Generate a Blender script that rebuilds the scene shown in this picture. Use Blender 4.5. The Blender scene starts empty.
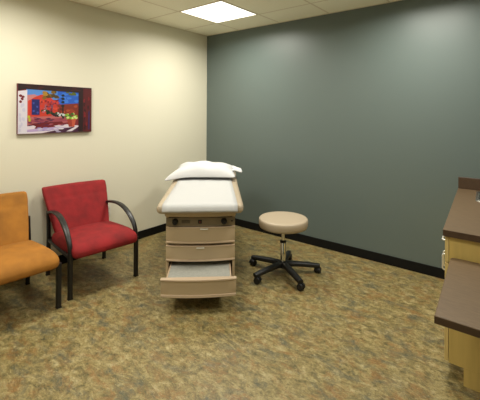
import bpy, bmesh, math, random
from mathutils import Vector, Matrix
random.seed(4)
S = bpy.context.scene
COL = S.collection

# ------------------------------------------------------------------ camera
YAW, ROLL, F = 0.672, 0.006, 352.726
r = Vector((math.cos(YAW), math.sin(YAW), 0)); fw = Vector((-math.sin(YAW), math.cos(YAW), 0)); up = Vector((0, 0, 1))
r3 = r*math.cos(ROLL) + up*math.sin(ROLL); u3 = up*math.cos(ROLL) - r*math.sin(ROLL)
cd = bpy.data.cameras.new('camera'); cam = bpy.data.objects.new('camera', cd); COL.objects.link(cam)
M = Matrix((r3, u3, -fw)).transposed().to_4x4(); M.translation = Vector((3.588, -3.728, 1.509))
cam.matrix_world = M
cd.sensor_width = 36; cd.lens = F*36/480; cd.shift_y = -(200-114.42)/480; cd.clip_start = 0.02
S.camera = cam

# ------------------------------------------------------------------ world and light
S.view_settings.view_transform = 'Standard'; S.view_settings.look = 'None'
S.view_settings.gamma = 1; S.view_settings.use_curve_mapping = False
S.view_settings.exposure = 0.0
w = bpy.data.worlds.new('world'); S.world = w; w.use_nodes = True
w.node_tree.nodes['Background'].inputs[0].default_value = (0.9, 0.85, 0.7, 1)
w.node_tree.nodes['Background'].inputs[1].default_value = 0.02
LIGHT_COL = (1.0, 0.965, 0.86)
# centre of each ceiling fixture: x, y, watts
FIXTURES = [(0.925, -0.772, 27), (2.865, -0.772, 28), (0.925, -2.674, 25), (2.865, -2.674, 18), (1.90, -4.26, 10)]
for fx, fy, wt in FIXTURES:
    ld = bpy.data.lights.new('fixture_light', 'AREA'); ld.shape = 'SQUARE'; ld.size = 0.56
    ld.energy = wt; ld.color = LIGHT_COL; ld.spread = math.radians(165)
    lo = bpy.data.objects.new('fixture_light', ld); lo.location = (fx, fy, 2.632); COL.objects.link(lo)

# ------------------------------------------------------------------ materials
def lin(c):
    f = lambda v: v/12.92 if v <= 0.04045 else ((v+0.055)/1.055)**2.4
    return tuple(f(v/255) for v in c) + (1,)
def mat(name, c, rough=0.6, metal=0, var=0, scale=40, bump=0, bscale=200, stretch=(1, 1, 1), sheen=0, emit=0, spec=0.5):
    m = bpy.data.materials.new(name); m.use_nodes = True; nt = m.node_tree; b = nt.nodes['Principled BSDF']
    c = lin(c)
    b.inputs['Base Color'].default_value = c; b.inputs['Roughness'].default_value = rough
    b.inputs['Metallic'].default_value = metal; b.inputs['Specular IOR Level'].default_value = spec
    if sheen: b.inputs['Sheen Weight'].default_value = sheen; b.inputs['Sheen Roughness'].default_value = 0.4; b.inputs['Sheen Tint'].default_value = c
    if emit: b.inputs['Emission Color'].default_value = c; b.inputs['Emission Strength'].default_value = emit
    tc = nt.nodes.new('ShaderNodeTexCoord'); mp = nt.nodes.new('ShaderNodeMapping'); mp.inputs['Scale'].default_value = stretch
    nt.links.new(tc.outputs['Object'], mp.inputs[0])
    if var:
        n = nt.nodes.new('ShaderNodeTexNoise'); n.inputs['Scale'].default_value = scale; n.inputs['Detail'].default_value = 5
        nt.links.new(mp.outputs[0], n.inputs['Vector'])
        rp = nt.nodes.new('ShaderNodeValToRGB'); rp.color_ramp.elements[0].position = 0.3; rp.color_ramp.elements[1].position = 0.7
        rp.color_ramp.elements[0].color = tuple(v*(1-var) for v in c[:3]) + (1,)
        rp.color_ramp.elements[1].color = tuple(min(1, v*(1+var)) for v in c[:3]) + (1,)
        nt.links.new(n.outputs[0], rp.inputs[0]); nt.links.new(rp.outputs[0], b.inputs['Base Color'])
    if bump:
        n = nt.nodes.new('ShaderNodeTexNoise'); n.inputs['Scale'].default_value = bscale; n.inputs['Detail'].default_value = 3
        nt.links.new(mp.outputs[0], n.inputs['Vector'])
        bp = nt.nodes.new('ShaderNodeBump'); bp.inputs['Strength'].default_value = bump; bp.inputs['Distance'].default_value = 0.01
        nt.links.new(n.outputs[0], bp.inputs['Height']); nt.links.new(bp.outputs[0], b.inputs['Normal'])
    return m
cream = mat('cream wall paint', (226, 221, 200), 0.6, bump=0.05, bscale=150)
greyp = mat('slate grey green wall paint', (97, 109, 106), 0.40, bump=0.06, bscale=120)
ceilm = mat('mineral ceiling tile', (252, 247, 224), 0.9, var=0.05, scale=120)
teem = mat('ceiling grid metal', (226, 216, 188), 0.5)
gapm = mat('ceiling grid shadow gap', (140, 126, 98), 0.8)
rubber = mat('black rubber baseboard', (9, 9, 9), 0.6, spec=0.25)
blackm = mat('black coated steel', (22, 21, 21), 0.38)
blackp = mat('black plastic', (20, 20, 21), 0.5)
redf = mat('red microsuede', (134, 20, 24), 0.85, var=0.26, scale=9, bump=0.25, bscale=14, sheen=0.05)
orangef = mat('ochre microsuede', (158, 103, 30), 0.85, var=0.2, scale=8, bump=0.25, bscale=12, sheen=0.1)
vinyl = mat('beige vinyl', (176, 160, 137), 0.45)
taupe = mat('taupe enamel', (188, 167, 136), 0.42)
taupel = mat('light taupe trim', (205, 182, 156), 0.4)
panelm = mat('grey brown control panel', (134, 120, 98), 0.45)
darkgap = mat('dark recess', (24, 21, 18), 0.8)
paperm = mat('white exam paper', (188, 188, 188), 0.75)
pillowm = mat('white pillowcase cotton', (204, 204, 205), 0.8, bump=0.1, bscale=18)
treadm = mat('grey ribbed tread', (168, 168, 160), 0.7, var=0.1, scale=60)
chrome = mat('chrome', (215, 215, 212), 0.18, metal=1)
steel = mat('brushed stainless steel', (200, 200, 196), 0.3, metal=1)
satin = mat('satin handle metal', (226, 226, 222), 0.42, metal=0.7)
maple = mat('maple laminate', (198, 170, 98), 0.45, var=0.06, scale=6, stretch=(6, 6, 0.6))
mapledge = mat('maple edge band', (212, 186, 120), 0.45)
laminate = mat('brown worktop laminate', (102, 82, 58), 0.5, var=0.16, scale=22, stretch=(1, 7, 1))
lamedge = mat('dark brown worktop edge', (72, 52, 34), 0.5, var=0.1, scale=30)
whitep = mat('white plastic', (226, 222, 208), 0.4)
lampm = mat('lit prismatic diffuser', (255, 252, 240), 0.5, emit=2.2)

def floor_mat():
    m = bpy.data.materials.new('mottled slate look vinyl floor'); m.use_nodes = True; nt = m.node_tree; N = nt.nodes; L = nt.links
    b = N['Principled BSDF']; b.inputs['Roughness'].default_value = 0.42
    tc = N.new('ShaderNodeTexCoord')
    def noise(scale, det, st, rough=0.6, dist=0.0):
        mp = N.new('ShaderNodeMapping'); mp.inputs['Scale'].default_value = st; L.new(tc.outputs['Object'], mp.inputs[0])
        n = N.new('ShaderNodeTexNoise'); n.inputs['Scale'].default_value = scale; n.inputs['Detail'].default_value = det
        n.inputs['Roughness'].default_value = rough; n.inputs['Distortion'].default_value = dist; L.new(mp.outputs[0], n.inputs['Vector']); return n
    def ramp(n, stops):
        rp = N.new('ShaderNodeValToRGB'); e = rp.color_ramp.elements
        e[0].position, e[0].color = stops[0][0], lin(stops[0][1]); e[1].position, e[1].color = stops[-1][0], lin(stops[-1][1])
        for p, c in stops[1:-1]: x = e.new(p); x.color = lin(c)
        L.new(n.outputs[0], rp.inputs[0]); return rp
    def mask(n, a, c):
        rp = N.new('ShaderNodeValToRGB'); e = rp.color_ramp.elements; e[0].position = a; e[0].color = (0, 0, 0, 1); e[1].position = c; e[1].color = (1, 1, 1, 1)
        L.new(n.outputs[0], rp.inputs[0]); return rp
    def mix(fac, A, B):
        x = N.new('ShaderNodeMix'); x.data_type = 'RGBA'; L.new(fac, x.inputs[0])
        if isinstance(A, tuple): x.inputs[6].default_value = A
        else: L.new(A, x.inputs[6])
        if isinstance(B, tuple): x.inputs[7].default_value = B
        else: L.new(B, x.inputs[7])
        return x.outputs[2]
    base = ramp(noise(14, 9, (1, 1.5, 1), 0.78, 0.5), [(0.32, (64, 60, 36)), (0.42, (104, 94, 56)), (0.5, (138, 122, 76)), (0.58, (156, 142, 96)), (0.68, (186, 174, 132))]).outputs[0]
    rust = mask(noise(6, 9, (1.1, 1.6, 1), 0.78, 0.5), 0.50, 0.66).outputs[0]
    c1 = mix(rust, base, lin((136, 96, 48)))
    olive = mask(noise(5, 9, (0.9, 1.6, 1.3), 0.78, 0.5), 0.51, 0.64).outputs[0]
    c2 = mix(olive, c1, lin((86, 86, 68)))
    pale = mask(noise(9, 9, (1.1, 1.6, 2.3), 0.8, 0.5), 0.55, 0.70).outputs[0]
    c2 = mix(pale, c2, lin((170, 156, 118)))
    speck = mask(noise(60, 5, (1, 2.0, 1), 0.8, 0.3), 0.52, 0.70).outputs[0]
    c3 = mix(speck, c2, lin((72, 62, 34)))
    light = mask(noise(55, 5, (1.2, 2.2, 2), 0.8, 0.3), 0.57, 0.74).outputs[0]
    c4 = mix(light, c3, lin((198, 186, 146)))
    L.new(c4, b.inputs['Base Color'])
    return m
floorm = floor_mat()

# ------------------------------------------------------------------ helpers
def bm_(): return bmesh.new()
def obj(name, bm, m, parent=None, smooth=False, loc=None, auto=None):
    me = bpy.data.meshes.new(name)
    bmesh.ops.recalc_face_normals(bm, faces=bm.faces)
    bm.to_mesh(me); bm.free()
    for x in (m if isinstance(m, (list, tuple)) else [m]): me.materials.append(x)
    if smooth or auto:
        for p in me.polygons: p.use_smooth = True
        if auto: me.set_sharp_from_angle(angle=math.radians(auto))
    o = bpy.data.objects.new(name, me); COL.objects.link(o)
    if parent: o.parent = parent
    if loc: o.location = loc
    return o
def thing(name, label, cat, loc=(0, 0, 0), rz=0, group=None):
    o = bpy.data.objects.new(name, None); COL.objects.link(o); o.empty_display_size = 0.1
    o.location = loc; o.rotation_euler = (0, 0, rz); o['label'] = label; o['category'] = cat
    if group: o['group'] = group
    return o
def tag(o, label, cat, group=None):
    o['label'] = label; o['category'] = cat
    if group: o['group'] = group
    return o
def struct(name, bm, m, parent=None, **k):
    o = obj(name, bm, m, parent, **k)
    if not parent: o['kind'] = 'structure'
    return o
def box(bm, x0, x1, y0, y1, z0, z1, bev=0, seg=2, mi=0):
    g = bmesh.ops.create_cube(bm, size=1)['verts']
    for v in g: v.co = Vector(((x0+x1)/2+v.co.x*(x1-x0), (y0+y1)/2+v.co.y*(y1-y0), (z0+z1)/2+v.co.z*(z1-z0)))
    fs = {f for v in g for f in v.link_faces}
    for f in fs: f.material_index = mi
    if bev:
        es = list({e for v in g for e in v.link_edges})
        bmesh.ops.bevel(bm, geom=es, offset=bev, segments=seg, affect='EDGES', profile=0.5)
    return bm
def prism(bm, pts, z0, z1, bev=0, seg=2, mi=0, side=None):
    lo = [bm.verts.new((x, y, z0)) for x, y in pts]; hi = [bm.verts.new((x, y, z1)) for x, y in pts]
    n = len(pts); fs = [bm.faces.new(lo[::-1]), bm.faces.new(hi)]
    sf = [bm.faces.new((lo[i], lo[(i+1) % n], hi[(i+1) % n], hi[i])) for i in range(n)]
    for f in fs: f.material_index = mi
    for f in sf: f.material_index = mi if side is None else side
    if bev:
        es = [e for f in fs for e in f.edges]
        bmesh.ops.bevel(bm, geom=list(set(es)), offset=bev, segments=seg, affect='EDGES', profile=0.5)
    return bm
def cyl(bm, p, q, r0, r1=None, n=20, cap=True):
    p = Vector(p); q = Vector(q); d = q-p; r1 = r0 if r1 is None else r1
    mt = Matrix.Translation((p+q)/2) @ d.to_track_quat('Z', 'Y').to_matrix().to_4x4()
    bmesh.ops.create_cone(bm, cap_ends=cap, segments=n, radius1=r0, radius2=r1, depth=d.length, matrix=mt)
    return bm
def lathe(bm, prof, n=40, c=(0, 0, 0)):
    rings = []
    for rr, z in prof:
        if rr < 1e-5: rings.append([bm.verts.new((c[0], c[1], c[2]+z))])
        else: rings.append([bm.verts.new((c[0]+rr*math.cos(2*math.pi*k/n), c[1]+rr*math.sin(2*math.pi*k/n), c[2]+z)) for k in range(n)])
    for A, B in zip(rings, rings[1:]):
        for k in range(n):
            k2 = (k+1) % n
            if len(A) == 1 and len(B) == 1: continue
            if len(A) == 1: bm.faces.new((A[0], B[k], B[k2]))
            elif len(B) == 1: bm.faces.new((A[k], A[k2], B[0]))
            else: bm.faces.new((A[k], A[k2], B[k2], B[k]))
    return bm
def spline(pts, n=8):
    P = [Vector(p) for p in pts]; P = [2*P[0]-P[1]] + P + [2*P[-1]-P[-2]]; out = []
    for i in range(1, len(P)-2):
        a, b, c, d = P[i-1:i+3]
        for k in range(n):
            t = k/n
            out.append(0.5*((2*b)+(c-a)*t+(2*a-5*b+4*c-d)*t*t+(3*b-a-3*c+d)*t**3))
    out.append(P[-2]); return out
def sweep(bm, path, rw, rh, side=Vector((0, 1, 0)), n=12, power=2.0):
    """closed tube along path; half width rw(t) along 'side', half height rh(t) across it"""
    rings = []; L_ = len(path)
    for i, p in enumerate(path):
        t = (path[min(i+1, L_-1)]-path[max(i-1, 0)]).normalized(); sd = (side-t*side.dot(t)).normalized(); h = t.cross(sd)
        a = rw(i/(L_-1)) if callable(rw) else rw; b = rh(i/(L_-1)) if callable(rh) else rh; ring = []
        for k in range(n):
            an = 2*math.pi*(k+0.5)/n; cs, sn = math.cos(an), math.sin(an); e = 2/power
            ring.append(bm.verts.new(p+sd*a*math.copysign(abs(cs)**e, cs)+h*b*math.copysign(abs(sn)**e, sn)))
        rings.append(ring)
    for A, B in zip(rings, rings[1:]):
        for k in range(n): bm.faces.new((A[k], A[(k+1) % n], B[(k+1) % n], B[k]))
    bm.faces.new(rings[0][::-1]); bm.faces.new(rings[-1])
    return bm
def soft(bm, size, rad, fn=None, cuts=15):
    """rounded box, dense near its edges, then bent by fn(Vector)->Vector"""
    g = bmesh.ops.create_cube(bm, size=2)['verts']; es = list({e for v in g for e in v.link_edges})
    bmesh.ops.subdivide_edges(bm, edges=es, cuts=cuts, use_grid_fill=True)
    sx, sy, sz = [s/2 for s in size]
    for v in bm.verts:
        c = []
        for a, s in zip(v.co, (sx, sy, sz)):
            a = max(-1, min(1, a)); c.append(math.sin(a*math.pi/2)*s*0.35+a*s*0.65)
        p = Vector(c); rr = [min(rad, s) for s in (sx, sy, sz)]
        q = Vector([max(-(s-k), min(s-k, a)) for a, s, k in zip(p, (sx, sy, sz), rr)]); d = p-q
        d = Vector([x/k for x, k in zip(d, rr)])
        if d.length > 1e-6:
            d.normalize(); p = q+Vector([x*k for x, k in zip(d, rr)])
        v.co = fn(p) if fn else p
    return bm

# ------------------------------------------------------------------ the room
XR, YB, H = 3.92, -5.1, 2.65
bm = bm_(); box(bm, -0.1, XR+0.1, YB-0.1, 0.1, -0.08, 0); struct('floor', bm, floorm)
bm = bm_(); box(bm, -0.1, 0, YB-0.1, 0.1, 0, H+0.1); struct('wall_left', bm, cream)
bm = bm_(); box(bm, 0, XR, 0, 0.1, 0, H+0.1); struct('wall_back', bm, greyp)
bm = bm_(); box(bm, XR, XR+0.1, YB-0.1, 0.1, 0, H+0.1); struct('wall_right', bm, greyp)
bm = bm_(); box(bm, 0, XR, YB-0.1, YB, 0, H+0.1); struct('wall_front', bm, cream)
# ceiling: slab with tile field, grid bars are its trim
bm = bm_(); box(bm, -0.1, XR+0.1, YB-0.1, 0.1, H+0.012, H+0.1); ce = struct('ceiling', bm, gapm)
GX = [0.605, 1.245, 1.90, 2.55, 3.18, 3.82]; GX = [0.0]+GX+[XR]
GY = [0.0, -0.455]
while GY[-1] > YB+0.64: GY.append(GY[-1]-0.634)
GY.append(YB)
bm = bm_()
for i in range(len(GX)-1):
    for j in range(len(GY)-1):
        x0, x1, y1, y0 = GX[i]+0.0095, GX[i+1]-0.0095, GY[j]-0.0095, GY[j+1]+0.0095
        if i == 0: x0 = 0.0
        if j == 0: y1 = 0.0
        cx, cy = (x0+x1)/2, (y0+y1)/2
        if any(abs(cx-a) < 0.25 and abs(cy-b) < 0.25 for a, b, _ in FIXTURES): continue
        box(bm, x0, x1, y0, y1, H, H+0.02)
struct('ceiling_tiles', bm, ceilm, ce)
bm = bm_()
for x in GX[1:-1]: box(bm, x-0.009, x+0.009, YB, 0, H-0.001, H+0.012)
for y in GY[1:-1]: box(bm, 0, XR, y-0.009, y+0.009, H-0.0012, H+0.012)
struct('ceiling_grid', bm, teem, ce)
# wall angle along the ceiling
bm = bm_(); box(bm, 0, 0.02, YB, 0, H-0.003, H+0.004); box(bm, 0, XR, -0.02, 0, H-0.003, H+0.004); struct('trim_1', bm, teem)
# rubber baseboards with a small toe
def base(name, x0, x1, y0, y1):
    bm = bm_(); box(bm, x0, x1, y0, y1, 0.0, 0.095, 0.002, 1); return struct(name, bm, rubber)
base('baseboard_left', 0, 0.008, YB, 0); base('baseboard_back', 0.008, XR, -0.008, 0)
base('baseboard_right', XR-0.008, XR, YB, -1.50); base('baseboard_front', 0.008, XR-0.008, YB, YB+0.008)

# ceiling lights
def light_fixture(fx, fy, label):
    t = thing('ceiling_light', label, 'ceiling light', (fx, fy, H), 0, 'recessed ceiling lights')
    h = 0.312
    bm = bm_()
    for a, b, c, d in ((-h, h, -h, -h+0.010), (-h, h, h-0.010, h), (-h, -h+0.010, -h, h), (h-0.010, h, -h, h)): box(bm, a, b, c, d, -0.004, 0.03)
    obj('frame', bm, teem, t)
    bm = bm_(); box(bm, -h+0.009, h-0.009, -h+0.009, h-0.009, -0.001, 0.02); obj('diffuser', bm, lampm, t)
labs = ['square recessed ceiling light above the exam table, the one seen in the photo',
        'square recessed ceiling light above the grey wall at the cabinet end of the room',
        'square recessed ceiling light over the red and ochre chairs by the cream wall',
        'square recessed ceiling light over the open floor beside the desk worktop',
        'square recessed ceiling light behind the viewpoint']
for (fx, fy, _), lb in zip(FIXTURES, labs): light_fixture(fx, fy, lb)

# ------------------------------------------------------------------ armchairs
def make_chair(name, label, loc, rz, fabric, arms, Wb):
    t = thing(name, label, 'chair', loc, rz, 'waiting chairs along the cream wall')
    def zt(x, y): return 0.0
    # seat cushion: thick, waterfall front, crowned top
    W, D, T = 0.58, 0.58, 0.12
    def f(p):
        u = p.x/(D/2); v = p.y/(W/2)
        z = p.z
        crown = 0.022*(1-v*v)*(1-max(0, abs(u))**2)
        if z > 0: z += crown
        k = max(0, u-0.5)/0.5
        z -= 0.045*k*k*(0.25+0.75*(p.z/T+0.5))
        wv = 1-0.04*max(0, -u)
        return Vector((p.x+0.362, p.y*wv, z+0.378+0.012*u))
    bm = bm_(); soft(bm, (D, W, T), 0.05, f); obj('seat', bm, fabric, t, smooth=True)
    # back cushion: wider at the top, leaning, gently hollow, wrapped over a rear shell
    Hb, Tb = 0.46, 0.06
    def g(p):
        s = min(1, max(0, (p.z+Hb/2)/Hb))
        wd = 0.78+0.22*min(1, s*1.15)**0.8
        y = p.y*wd
        x = 0.135-0.225*s-0.01*s*s + 0.018*(abs(p.y)/(Wb/2))**2.2 + p.x
        if p.x > 0 : x += 0.010*math.sin(math.pi*s)*(1-(p.y/(Wb/2))**2)
        if p.x > 0 and abs(s-0.77) < 0.03: x -= 0.005*(1-abs(s-0.77)/0.03)
        z = 0.348+s*Hb+0.003*(1-(2*p.y/Wb)**2)*s
        return Vector((x, y, z))
    bm = bm_(); soft(bm, (Tb, Wb, Hb), 0.016, g, cuts=35); obj('backrest', bm, fabric, t, smooth=True)
    # legs
    for s in (-1, 1):
        yf, yr = s*0.295, s*0.27
        if arms:
            path = spline([(0.0, yr, 0.585), (0.07, yr+s*.003, 0.607), (0.17, yr+s*.006, 0.622), (0.28, yr+s*.012, 0.622), (0.37, yr+s*.017, 0.602),
                           (0.46, yr+s*.021, 0.557), (0.53, yr+s*.024, 0.497), (0.572, yf, 0.43), (0.586, yf, 0.36)], 6)
            bm = bm_(); sweep(bm, path, lambda u: 0.017+0.008*math.sin(math.pi*min(1, u*1.05)), lambda u: 0.012+0.005*max(0, u-0.6)/0.4, power=2.6, n=16)
            obj('armrest', bm, blackm, t, smooth=True)
            top = 0.37
        else: top = 0.345
        bm = bm_(); sweep(bm, [Vector((0.586, yf, 0.004)), Vector((0.586, yf, 0.2)), Vector((0.586, yf, top))], 0.019, 0.019, side=Vector((0, 1, 0)), power=3.2, n=16)
        lg = obj('leg', bm, blackm, t, auto=40)
        bm = bm_(); box(bm, 0.567, 0.605, yf-0.019, yf+0.019, 0, 0.008, 0.003); obj('glide', bm, blackp, lg)
        bm = bm_(); sweep(bm, spline([(-0.012, yr, 0.004), (0.0, yr, 0.2), (0.006, yr, 0.4), (-0.002, yr, 0.50), (-0.012, yr, 0.60)], 4), 0.017, 0.017, power=3.2, n=16)
        lg = obj('leg', bm, blackm, t, auto=40)
        bm = bm_(); box(bm, -0.029, 0.005, yr-0.017, yr+0.017, 0, 0.008, 0.003); obj('glide', bm, blackp, lg)
    bm = bm_()
    for s in (-1, 1):
        sweep(bm, [Vector((0.0, s*0.27, 0.332)), Vector((0.29, s*0.282, 0.332)), Vector((0.586, s*0.295, 0.332))], 0.012, 0.014, power=3, n=12)
    for x, hw in ((0.0, 0.27), (0.47, 0.288)):
        sweep(bm, [Vector((x, -hw, 0.34)), Vector((x, 0, 0.34)), Vector((x, hw, 0.34))], 0.012, 0.016, side=Vector((1, 0, 0)), power=3, n=12)
    obj('seat_frame', bm, blackm, t, auto=40)
    return t
make_chair('armchair', 'red suede armchair with curved black armrests and black steel legs', (0.178, -1.995, 0), math.radians(-5.2), redf, True, 0.605)
make_chair('side_chair', 'ochre yellow armless chair with black legs, cut off by the left edge of the photo', (0.184, -2.722, 0), math.radians(-2.7), orangef, False, 0.55)

# ------------------------------------------------------------------ picture on the left wall
PX, PY0, PY1, PZ0, PZ1 = 0.03, -2.485, -1.783, 1.317, 1.779
t = thing('wall_picture', 'unframed canvas painting of a sunlit red courtyard with a potted plant, on the cream wall', 'picture', (0, (PY0+PY1)/2, PZ0))
bm = bm_(); box(bm, 0.004, PX, -(PY1-PY0)/2, (PY1-PY0)/2, 0, PZ1-PZ0, 0.002, 1)
obj('canvas', bm, mat('painted canvas edge', (112, 30, 42), 0.6), t)
cols = {}
def pm(c):
    if c not in cols: cols[c] = len(cols)
    return cols[c]
bm = bm_(); PW, PH = PY1-PY0, PZ1-PZ0; layer = [0]
def patch(c, pts):
    c = tuple(int(255*(v/255)**1.45) for v in c) if max(c) < 212 or max(c)-min(c) > 60 else tuple(int(v*.93) for v in c)
    layer[0] += 1; x = PX+0.0002+layer[0]*0.00001
    vs = [bm.verts.new((x, -PW/2+0.002+min(1, max(0, u))*(PW-0.004), (1-min(1, max(0, v)))*(PH-0.004)+0.002)) for u, v in pts]
    f = bm.faces.new(vs); f.material_index = pm(c)
def rect(c, u0, v0, u1, v1): patch(c, [(u0, v0), (u1, v0), (u1, v1), (u0, v1)])
def blob(c, u, v, ru, rv, n=9):
    patch(c, [(u+ru*math.cos(6.283*k/n)*random.uniform(.75, 1.15), v+rv*math.sin(6.283*k/n)*random.uniform(.75, 1.15)) for k in range(n)])
rect((150, 62, 70), 0, 0, 1, 1)
rect((112, 160, 215), 0.1, 0.1, 0.5, 0.3); rect((60, 120, 205), 0.5, 0.1, 0.82, 0.42)
for k in range(10): blob((88, 146, 222), random.uniform(.52, .8), random.uniform(.15, .4), .04, .03)
patch((205, 150, 150), [(.1, .22), (.2, .2), (.3, .27), (.3, .7), (.1, .75)])
patch((206, 84, 62), [(.2, .26), (.28, .2), (.37, .19), (.44, .3), (.52, .4), (.56, .62), (.3, .68), (.12, .66), (.12, .34)])
for k in range(14): blob(random.choice([(222, 104, 74), (188, 62, 52), (214, 88, 84)]), random.uniform(.28, .5), random.uniform(.32, .55), .03, .03)
rect((176, 120, 134), .33, .38, .36, .52); rect((150, 96, 120), .41, .4, .44, .52)
for k in range(16): blob(random.choice([(150, 120, 40), (110, 88, 34), (186, 150, 60)]), random.uniform(.3, .5), random.uniform(.13, .27), .035, .035)
for k in range(5): blob((120, 130, 60), random.uniform(.62, .75), random.uniform(.12, .17), .03, .025)
patch((150, 70, 46), [(.5, .4), (.8, .36), (.8, .68), (.5, .66)])
for k in range(10): blob(random.choice([(168, 84, 50), (124, 54, 44), (186, 100, 66)]), random.uniform(.53, .78), random.uniform(.43, .6), .03, .03)
for v in (.2, .27, .34, .42): blob((36, 50, 62), .575, v, .025, .03)
rect((60, 44, 36), .565, .4, .585, .6)
rect((52, 56, 128), .165, .3, .265, .62)
for a, b in ((.19, .38), (.235, .45), (.19, .54), (.24, .57)): blob((96, 104, 176), a, b, .014, .025)
patch((196, 128, 128), [(.1, .66), (.6, .64), (.66, .78), (.1, .84)])
patch((176, 100, 112), [(.1, .72), (.62, .68), (.64, .76), (.12, .78)])
for k in range(34): blob(random.choice([(40, 62, 44), (30, 44, 60), (206, 214, 214), (74, 96, 60), (196, 120, 130), (50, 40, 60)]), .3+.36*k/33+random.uniform(-.02, .02), .52+.14*k/33+random.uniform(-.04, .05), .02, .028)
patch((226, 212, 222), [(.1, .85), (.45, .8), (.62, .82), (.82, .86), (.82, .9), (.6, .97), (.35, 1), (.0, 1), (.0, .95)])
patch((138, 36, 46), [(.14, .8), (.3, .78), (.56, .76), (.6, .82), (.45, .85), (.5, .89), (.3, .92), (.2, .9), (.22, .86)])
patch((196, 178, 210), [(.1, .92), (.5, .87), (.66, .9), (.4, .95), (.1, .97)])
patch((96, 44, 84), [(.3, 1), (.62, .9), (.84, .86), (1, .9), (1, 1)])
patch((224, 214, 224), [(.62, .98), (.78, .86), (.82, .86), (.7, .98)])
patch((222, 216, 226), [(0, .15), (.11, .12), (.11, 1), (0, 1)])
for a, b in ((.03, .24), (.05, .3), (.03, .36), (.06, .26)): blob((140, 40, 52), a, b, .02, .03)
for a, b in ((.13, .66), (.14, .72)): blob((190, 190, 60), a, b, .018, .035)
patch((176, 84, 66), [(.63, .7), (.765, .7), (.74, .88), (.66, .88)]); patch((206, 118, 92), [(.7, .7), (.765, .7), (.74, .88), (.71, .88)])
for k in range(22): blob(random.choice([(86, 136, 50), (150, 186, 70), (216, 226, 160), (60, 100, 44)]), random.uniform(.62, .78), random.uniform(.57, .7), .022, .026)
patch((64, 24, 26), [(0, 0), (1, 0), (1, .12), (.82, .12), (.1, .1), (0, .14)])
for k in range(14): blob(random.choice([(96, 34, 34), (44, 20, 24)]), random.uniform(.04, .95), random.uniform(.03, .09), .04, .015)
for k in range(40):
    u_, v_ = random.uniform(.28, .53), random.uniform(.3, .56); blob(random.choice([(180, 70, 70), (150, 50, 60), (200, 96, 90), (160, 84, 110)]), u_, v_, .014, .02, 7)
for k in range(36):
    u_, v_ = random.uniform(.13, .6), random.uniform(.68, .84); blob(random.choice([(150, 80, 110), (190, 120, 130), (130, 60, 84), (110, 60, 100)]), u_, v_, .03, .012, 7)
for k in range(16):
    u_, v_ = random.uniform(.1, .62), random.uniform(.88, .98); blob(random.choice([(200, 190, 220), (170, 160, 200), (222, 214, 226)]), u_, v_, .035, .013, 7)
for k in range(12):
    u_, v_ = random.uniform(.02, .09), random.uniform(.4, .95); blob((206, 200, 222), u_, v_, .015, .04, 7)
rect((66, 22, 28), .8, .1, .88, 1); rect((118, 32, 42), .87, .02, 1, 1)
for k in range(16): blob(random.choice([(148, 40, 50), (104, 28, 44), (84, 24, 32)]), random.uniform(.88, .97), random.uniform(.1, .92), .015, .05)
patch((74, 60, 120), [(.95, .55), (.97, .5), (.97, .95), (.95, .95)])
ms = [mat('paint %d' % i, c, 0.5) for i, c in enumerate(cols)]
obj('painting', bm, ms, t)

# wall outlet behind the red chair
t = thing('wall_outlet', 'small white electrical outlet plate low on the cream wall behind the red armchair', 'outlet', (0, -1.566, 0.43))
bm = bm_(); box(bm, 0.0, 0.006, -0.036, 0.036, -0.062, 0.062, 0.003, 2); obj('plate', bm, whitep, t)
for z in (-0.026, 0.026):
    bm = bm_(); cyl(bm, (0.005, 0, z), (0.0085, 0, z), 0.017); s = obj('socket', bm, whitep, t, auto=40)
    bm = bm_(); box(bm, 0.0082, 0.0092, -0.008, -0.005, z-0.006, z+0.006); box(bm, 0.0082, 0.0092, 0.005, 0.008, z-0.006, z+0.006); obj('slot', bm, darkgap, s)

# ------------------------------------------------------------------ exam table; local: x across, y away along its length
TH = YAW+math.radians(3.5)
TX, TY = 1.564, -1.694
ET = thing('exam_table', 'beige medical exam table with drawers and a pulled out step, in the room corner', 'exam table', (TX, TY, 0), TH)
def bow(y0, wh, b):      # curved front outline from left to right, depth y0, bulging toward the viewer by b
    return [(wh*(k/8-1), y0-b*(1-(k/8-1)**2)) for k in range(17)]
def bowprism(bm, y0, wh, b, yb, z0, z1, bev=0.003):
    prism(bm, bow(y0, wh, b)+[(wh, yb), (-wh, yb)], z0, z1, bev)
YF = 0.115
BW = 0.288
bm = bm_()                                       # cabinet: side walls, back, bottom over the step bay, top
box(bm, -BW, -BW+0.022, YF, 1.12, 0.10, 0.66, 0.003); box(bm, BW-0.022, BW, YF, 1.12, 0.10, 0.66, 0.003)
box(bm, -BW+0.02, BW-0.02, 1.10, 1.12, 0.10, 0.66); box(bm, -BW+0.02, BW-0.02, YF+0.01, 1.11, 0.272, 0.286)
box(bm, -BW+0.02, BW-0.02, YF+0.006, 1.11, 0.57, 0.578); box(bm, -BW+0.02, BW-0.02, YF+0.02, YF+0.04, 0.405, 0.445)
box(bm, -BW+0.02, BW-0.02, YF+0.01, 1.11, 0.10, 0.115)
obj('cabinet', bm, taupe, ET)
bm = bm_(); box(bm, -0.25, 0.25, YF+0.06, 1.06, 0.0, 0.10, 0.004); obj('plinth', bm, darkgap, ET)
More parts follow.
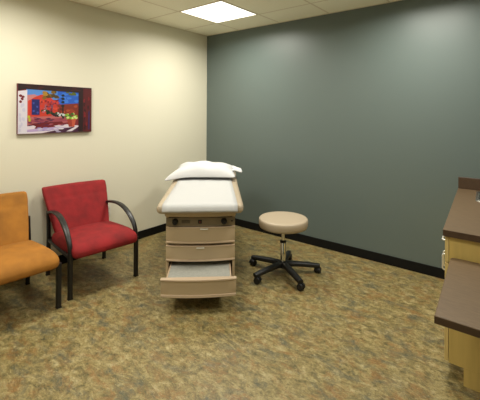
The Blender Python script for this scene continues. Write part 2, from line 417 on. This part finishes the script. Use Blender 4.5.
for z0, z1, hx in ((0.433, 0.566, 0.03), (0.284, 0.41, 0.0)):
    bm = bm_(); bowprism(bm, YF-0.004, BW, 0.026, YF+0.02, z0+0.012, z1)
    d = obj('drawer', bm, taupe, ET, auto=30)
    bm = bm_(); bowprism(bm, YF-0.012, BW, 0.028, YF+0.01, z0+0.002, z0+0.014, 0.003); obj('drawer_lip', bm, taupel, d, auto=30)
    bm = bm_(); bowprism(bm, YF-0.008, BW, 0.027, YF+0.01, z1-0.006, z1+0.002, 0.002); obj('top_lip', bm, taupel, d, auto=30)
    bm = bm_(); box(bm, hx-0.034, hx+0.034, YF-0.044, YF-0.03, z1-0.018, z1-0.008, 0.003); obj('handle', bm, whitep, d)['label'] = 'small pale latch handle'
# control panel and the dark gap above it
bm = bm_(); bowprism(bm, YF-0.001, BW, 0.018, YF+0.02, 0.574, 0.642, 0.003); cp = obj('control_panel', bm, panelm, ET, auto=30)
for x in (-0.212, 0.195):
    bm = bm_(); cyl(bm, (x, YF-0.01, 0.611), (x, YF-0.04, 0.611), 0.026, 0.021, 20); k = obj('knob', bm, blackp, cp, auto=40)
    bm = bm_(); box(bm, x-0.004, x+0.004, YF-0.047, YF-0.038, 0.592, 0.630, 0.002); obj('pointer', bm, blackp, k)
bm = bm_(); box(bm, -0.158, -0.088, YF-0.022, YF-0.005, 0.598, 0.623, 0.002); obj('outlet_cover', bm, mat('grey outlet cover', (92, 82, 70), 0.4), cp)
bm = bm_(); box(bm, -0.022, 0.010, YF-0.026, YF-0.008, 0.595, 0.626, 0.003); sw = obj('switch', bm, blackp, cp)
bm = bm_(); box(bm, -0.011, -0.001, YF-0.029, YF-0.024, 0.604, 0.617, 0.002); obj('rocker', bm, mat('dark red rocker', (110, 30, 26), 0.4), sw)
bm = bm_(); cyl(bm, (0.262, YF+0.002, 0.611), (0.262, YF-0.008, 0.611), 0.006); obj('lock', bm, darkgap, cp)
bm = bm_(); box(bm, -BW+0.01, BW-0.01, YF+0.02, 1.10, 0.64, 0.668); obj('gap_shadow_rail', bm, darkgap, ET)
# top frame under the pad
bm = bm_(); bowprism(bm, YF-0.045, BW+0.004, 0.03, 1.16, 0.664, 0.70, 0.006); obj('top_frame', bm, taupe, ET, auto=30)
# pull-out step
st_y = -0.165
bm = bm_(); bowprism(bm, st_y, 0.286, 0.022, st_y+0.028, 0.140, 0.25, 0.003); sp = obj('step', bm, taupe, ET, auto=30)
bm = bm_(); bowprism(bm, st_y-0.006, 0.286, 0.024, st_y+0.02, 0.124, 0.142, 0.004); obj('step_lip', bm, taupel, sp, auto=30)
bm = bm_(); bowprism(bm, st_y-0.007, 0.289, 0.023, st_y+0.03, 0.247, 0.257, 0.003); obj('top_lip', bm, taupel, sp, auto=30)
bm = bm_(); box(bm, -0.243, 0.243, st_y+0.02, YF+0.30, 0.222, 0.240)
for k in range(29): x = -0.232+k*0.0166; box(bm, x-0.004, x+0.004, st_y+0.03, YF+0.28, 0.2395, 0.242)
obj('tread', bm, treadm, sp)['label'] = 'grey ribbed tread'
bm = bm_()
for s in (-1, 1): box(bm, s*0.247-0.005, s*0.247+0.005, st_y+0.015, YF+0.35, 0.15, 0.246, 0.002)
obj('step_rail', bm, taupel, sp)
# upholstered pad: flat seat part and slightly raised back part
def padz(y): return 0.0 if y < 0.92 else 0.10*((y-0.92))
def pad(y0, y1, taper):
    L_ = y1-y0
    def f(p):
        y = (y0+y1)/2+p.y
        x = p.x
        if y < 0.16: x *= 1-0.02*((0.16-y)/0.16)**2
        return Vector((x, y, 0.736+p.z+padz(y)))
    bm = bm_(); soft(bm, (0.715, L_, 0.078), 0.036, f, cuts=23); return bm
obj('seat_pad', pad(0.0, 0.93, 1), vinyl, ET, smooth=True)
obj('back_pad', pad(0.935, 1.46, 0), vinyl, ET, smooth=True)
bm = bm_(); box(bm, -0.28, 0.28, 0.95, 1.40, 0.70, 0.72, 0.004); obj('back_support', bm, taupe, ET)

# paper on the pad (rests on it: its own thing); hangs over the front edge
bm = bm_(); nx, rows = 14, []
prof = [(-0.022, 0.722), (-0.020, 0.735), (-0.015, 0.752), (-0.004, 0.768), (0.012, 0.7765), (0.035, 0.779), (0.1, 0.779), (0.25, 0.7785), (0.45, 0.779), (0.7, 0.7785), (0.9, 0.779), (1.0, 0.788), (1.15, 0.803), (1.3, 0.818)]
for j, (y, z) in enumerate(prof):
    row = []
    for i in range(nx+1):
        u = i/nx*2-1; wh = (0.303-0.012*min(1, y/0.9)) if y > 0.03 else 0.303
        wz = 0.0016*math.sin(i*1.7+j*0.6)*(0.2 if 0 < j < 10 else 1)
        row.append(bm.verts.new((u*wh, y, z+wz)))
    rows.append(row)
for A, B in zip(rows, rows[1:]):
    for i in range(nx): bm.faces.new((A[i], A[i+1], B[i+1], B[i]))
ep = obj('exam_paper', bm, paperm, None, smooth=True)
md = ep.modifiers.new('thickness', 'SOLIDIFY'); md.thickness = 0.0025; md.offset = 1
ep.location = (TX, TY, 0); ep.rotation_euler = (0, 0, TH)
tag(ep, 'white paper sheet laid along the exam table pad and hanging over its front edge', 'exam paper')

# pillow, with its loose case corners
def pil(p):
    u = p.x/0.34; v = p.y/0.19
    k = max(0, (1-abs(u)**2.6))*max(0, (1-abs(v)**2.6))
    z = p.z/0.055
    h = 0.012+0.056*k**0.36
    cr = max(0, abs(u)-0.75)/0.25*max(0, abs(v)-0.5)/0.5
    x = p.x*(1+0.05*abs(v)**3) - 0.02*math.copysign(1, u)*(1-abs(v)**2)*abs(u)**3
    y = p.y*(1+0.10*abs(u)**3)
    if u < -0.4 and v < -0.2:                         # near left corner pulled out into a drooping point
        q = (-u-0.4)/0.6*(-v-0.2)/0.8; x -= 0.095*q; y -= 0.075*q
    zz = z*h + 0.008*math.sin(9*u+4*v)*k
    zz *= (1.05 if p.z > 0 else 0.6)*(1-0.3*max(0, u))
    zz -= 0.040*(1-k)**2
    if u < -0.6: zz -= 0.030*(-u-0.6)/0.4*max(0, -v)
    if u > 0.75 and v > -0.6: x += 0.012*math.sin(7*v); zz += 0.006*math.sin(11*v)
    return Vector((x, y, zz))
PL = thing('pillow', 'white pillow in a cotton case lying at the head of the exam table', 'pillow')
PL.location = Matrix.Rotation(TH, 3, 'Z') @ Vector((0.0, 1.17, 0)) + Vector((TX, TY, 0.886)); PL.rotation_euler = (math.radians(6), 0, TH-math.radians(3))
bm = bm_(); soft(bm, (0.68, 0.38, 0.11), 0.05, pil, cuts=35); obj('pillow_body', bm, pillowm, PL, smooth=True)
bm = bm_()                                        # loose open end of the case sticking out on the right
grid = []
for j in range(9):
    v = j/8; row = []
    for i in range(7):
        u = i/6
        row.append(bm.verts.new((0.30+u*(0.12-0.06*abs(v-0.3)), -0.10+v*0.2+0.012*math.sin(6*u), 0.0+0.012*math.sin(8*v+3*u)-0.01*u)))
    grid.append(row)
for A, B in zip(grid, grid[1:]):
    for i in range(6): bm.faces.new((A[i], A[i+1], B[i+1], B[i]))
fl = obj('case_flap', bm, pillowm, PL, smooth=True); md = fl.modifiers.new('thickness', 'SOLIDIFY'); md.thickness = 0.012; md.offset = 0

# ------------------------------------------------------------------ stool
SX, SY = 1.826, -0.842
ST = thing('rolling_stool', 'round beige padded stool on a black five star base with casters', 'stool', (SX, SY, 0))
zt = 0.53
bm = bm_(); lathe(bm, [(0, zt-0.088), (0.205, zt-0.088), (0.224, zt-0.080), (0.231, zt-0.062), (0.233, zt-0.03), (0.231, zt-0.010), (0.224, zt-0.002), (0.21, zt+0.001), (0.12, zt+0.003), (0, zt+0.004)], 64)
obj('seat', bm, vinyl, ST, auto=50)
bm = bm_(); lathe(bm, [(0, zt-0.108), (0.07, zt-0.108), (0.09, zt-0.096), (0.09, zt-0.086), (0, zt-0.086)], 32); obj('seat_plate', bm, blackm, ST, auto=40)
bm = bm_(); lathe(bm, [(0, 0.27), (0.0165, 0.27), (0.0165, zt-0.1), (0, zt-0.1)], 24); obj('gas_lift', bm, chrome, ST, auto=40)
bm = bm_(); lathe(bm, [(0, 0.09), (0.026, 0.09), (0.026, 0.30), (0.022, 0.305), (0, 0.305)], 24); cl = obj('column', bm, chrome, ST, auto=40)
bm = bm_(); lathe(bm, [(0, 0.296), (0.030, 0.296), (0.030, 0.312), (0.016, 0.318), (0, 0.318)], 24); obj('collar', bm, blackp, cl, auto=40)
bm = bm_(); la = Vector((-0.75, -0.45, 0)).normalized()
sweep(bm, spline([Vector((0, 0, zt-0.1)), la*0.10+Vector((0, 0, zt-0.104)), la*0.14+Vector((0, 0, zt-0.112)), la*0.172+Vector((0, 0, zt-0.134))], 5), 0.005, 0.005, side=up)
lv = obj('lever', bm, blackm, ST, smooth=True)
bm = bm_(); cyl(bm, la*0.160+Vector((0, 0, zt-0.125)), la*0.19+Vector((0, 0, zt-0.150)), 0.011, 0.008, 12); obj('lever_grip', bm, blackp, lv, auto=40)
bm = bm_(); lathe(bm, [(0, 0.062), (0.045, 0.062), (0.052, 0.075), (0.048, 0.10), (0.034, 0.12), (0.025, 0.122), (0, 0.122)], 32); obj('hub', bm, blackp, ST, auto=40)
for k in range(5):
    a = math.radians(-104.5+72*k); d = Vector((math.cos(a), math.sin(a), 0)); s = Vector((-d.y, d.x, 0))
    bm = bm_(); sweep(bm, spline([d*0.02+up*0.095, d*0.12+up*0.092, d*0.25+up*0.082, d*0.32+up*0.075, d*0.348+up*0.073], 5), lambda u: 0.033-0.010*u, lambda u: 0.024-0.006*u, side=s, power=3, n=16)
    lg = obj('leg', bm, blackp, ST, auto=45)
    # caster: twin wheels and a hood, trailing at its own angle
    ca = a+random.uniform(-1.2, 1.2)+0.8; cdv = Vector((math.cos(ca), math.sin(ca), 0)); ax = Vector((-cdv.y, cdv.x, 0)); c0 = d*0.328+cdv*0.012
    bm = bm_()
    for q in (-1, 1): cyl(bm, c0+ax*q*0.006+up*0.030, c0+ax*q*0.028+up*0.030, 0.030, 0.027, 24)
    cs = obj('caster', bm, blackp, ST, auto=40)
    bm = bm_(); cyl(bm, d*0.328+up*0.045, d*0.328+up*0.07, 0.012, 0.012, 12); cyl(bm, c0-ax*0.005+up*0.036, c0+ax*0.005+up*0.036, 0.032, 0.03, 20); obj('caster_hood', bm, blackp, cs, auto=40)

# ------------------------------------------------------------------ base cabinets on the right; fronts face -x
CH, CT = 0.857, 0.036
def xf(y): return 3.150+0.090*(-y/1.42)            # worktop front edge runs slightly askew of the wall
def xd(y, o=0.0): return xf(y)+0.012+o
YE = -1.405
units = [(-1.405, -0.95, 'maple base cabinet nearest the camera, its end panel seen under the desk worktop'),
         (-0.95, -0.01, 'maple sink cabinet between the slate grey wall and the end cabinet, under the worktop')]
for i, (ya, yb, lb) in enumerate(units):
    t = thing('base_cabinet', lb, 'cabinet', (0, 0, 0), 0, 'maple base cabinets on the right')
    bm = bm_(); zt_ = CH-CT-0.001; W = XR-0.002          # open box: two sides, bottom, back, front stretcher
    for a, b in ((ya, ya+0.018), (yb-0.018, yb)):
        prism(bm, [(xd(a, .021), a), (W, a), (W, b), (xd(b, .021), b)], 0.10, zt_)
    prism(bm, [(xd(ya, .023), ya+0.018), (W, ya+0.018), (W, yb-0.018), (xd(yb, .023), yb-0.018)], 0.10, 0.118)
    box(bm, W-0.012, W, ya+0.018, yb-0.018, 0.118, zt_)
    prism(bm, [(xd(ya, .021), ya+0.018), (xd(ya, .039), ya+0.018), (xd(yb, .039), yb-0.018), (xd(yb, .021), yb-0.018)], 0.78, zt_)
    obj('carcass', bm, maple, t)
    bm = bm_(); prism(bm, [(xd(ya, .095), ya), (XR-0.002, ya), (XR-0.002, yb), (xd(yb, .095), yb)], 0.0, 0.099); obj('plinth', bm, maple, t)
    def front(z0, z1, name, y0, y1):
        bm = bm_(); prism(bm, [(xd(y0), y0), (xd(y0, .0185), y0), (xd(y1, .0185), y1), (xd(y1), y1)], z0, z1, 0.0015, 1)
        return obj(name, bm, mapledge, t)
    ym = (ya+yb)/2-0.015
    def handle(par, p, q):
        o = Vector((-0.027, 0, 0)); p = Vector(p); q = Vector(q)
        bm = bm_(); sweep(bm, [p, p+o*0.6, p+o*0.92+(q-p)*0.04, p+o+(q-p)*0.1, q+o-(q-p)*0.1, q+o*0.92-(q-p)*0.04, q+o*0.6, q], 0.0045, 0.0045, side=(up if abs((q-p).z) < 0.01 else Vector((0, 1, 0))), n=10)
        obj('handle', bm, satin, par, smooth=True)['label'] = 'satin metal wire pull handle'
    dr = front(0.670, CH-CT-0.006, 'drawer', ya+0.001, yb-0.002); handle(dr, (xd(ym-.06), ym-0.06, 0.748), (xd(ym+.06), ym+0.06, 0.748))
    for a, b, yh in ((ya+0.001, ym-0.0015, ym-0.03), (ym+0.0015, yb-0.002, ym+0.03)):
        do = front(0.105, 0.666, 'door', a, b); handle(do, (xd(yh), yh, 0.555), (xd(yh), yh, 0.652))
# higher worktop with backsplash; the sink hole is cut as four strips
SKX0, SKX1, SKY0, SKY1 = 3.345, 3.79, -0.505, -0.075
bm = bm_()
ov = -1.422
def top_strip(xa, xb, y0, y1):
    prism(bm, [(xa(y0), y0), (xb(y0), y0), (xb(y1), y1), (xa(y1), y1)], CH-CT, CH, 0, mi=0, side=1)
cX = lambda v: (lambda y: v)
wall = cX(XR-0.001)
skl = lambda y: xf(y)+0.148
prism(bm, [(xf(ov)+0.003, ov), (XR-0.001, ov), (XR-0.001, SKY0+0.01), (skl(SKY0), SKY0+0.01), (xf(SKY0), SKY0+0.01)], CH-CT, CH, 0, side=1)
top_strip(xf, skl, SKY0+0.01, SKY1-0.01); top_strip(cX(SKX1-0.01), wall, SKY0+0.01, SKY1-0.01); top_strip(xf, wall, SKY1-0.01, -0.001)
wt = thing('worktop', 'higher brown laminate worktop with a backsplash against the slate grey wall', 'worktop', (0, 0, 0))
obj('worktop_slab', bm, [laminate, lamedge], wt)
bm = bm_(); box(bm, xf(0)+0.002, XR-0.001, -0.021, -0.001, CH, CH+0.102, 0.003, 1); obj('backsplash', bm, lamedge, wt)
bm = bm_(); box(bm, XR-0.021, XR-0.001, ov, -0.022, CH, CH+0.102, 0.003, 1); obj('backsplash', bm, lamedge, wt)
# drop-in sink
SK = thing('sink', 'stainless steel drop in sink in the higher worktop near the grey wall', 'sink', (0, 0, 0))
def ring(x0, x1, y0, y1, rr, z, sk=True):
    out = []
    for cx, cy, a0 in ((x1-rr, y1-rr, 0), (x0+rr, y1-rr, 90), (x0+rr, y0+rr, 180), (x1-rr, y0+rr, 270)):
        for k in range(7):
            a = math.radians(a0+15*k); x = cx+rr*math.cos(a); y = cy+rr*math.sin(a)
            if sk: x += 0.065*(-(y-y1))*(x1-x)/(x1-x0)
            out.append(bm.verts.new((x, y, z)))
    return out
bm = bm_()
kx0 = 3.292
R = [ring(kx0, SKX1, SKY0, SKY1, 0.04, CH+0.0005), ring(kx0+0.002, SKX1-0.002, SKY0+0.002, SKY1-0.002, 0.038, CH+0.006), ring(kx0+0.016, SKX1-0.016, SKY0+0.016, SKY1-0.016, 0.03, CH+0.006),
     ring(kx0+0.022, SKX1-0.022, SKY0+0.022, SKY1-0.022, 0.028, CH-0.006), ring(kx0+0.032, SKX1-0.032, SKY0+0.032, SKY1-0.032, 0.04, CH-0.14), ring(kx0+0.07, SKX1-0.07, SKY0+0.07, SKY1-0.07, 0.04, CH-0.155)]
for A, B in zip(R, R[1:]):
    for k in range(len(A)): bm.faces.new((A[k], A[(k+1) % len(A)], B[(k+1) % len(A)], B[k]))
bm.faces.new(R[-1]); obj('basin', bm, steel, SK, auto=40)
bm = bm_(); cyl(bm, (3.54, -0.29, CH-0.155), (3.54, -0.29, CH-0.150), 0.04, 0.038, 24); obj('drain', bm, chrome, SK, auto=40)
# lower desk worktop, carried by the end cabinet and a wall cleat
DH, DT = 0.712, 0.034
dpts = [(3.322, -2.140), (XR-0.001, -2.140), (XR-0.001, -1.424), (3.308, -1.424), (3.290, -1.432), (3.284, -1.45)]
bm = bm_(); prism(bm, dpts, DH-DT, DH, 0.004, 2, mi=0, side=1)
dk = thing('desk_worktop', 'lower brown laminate desk worktop with a rounded corner, nearest the camera', 'worktop', (0, 0, 0))
obj('worktop_slab', bm, [laminate, lamedge], dk)
bm = bm_(); box(bm, XR-0.03, XR-0.001, -2.13, -1.43, DH-DT-0.06, DH-DT, 0.002, 1); box(bm, 3.45, XR-0.03, -1.43, -1.408, DH-DT-0.05, DH-DT, 0.002, 1); obj('cleat', bm, maple, dk)
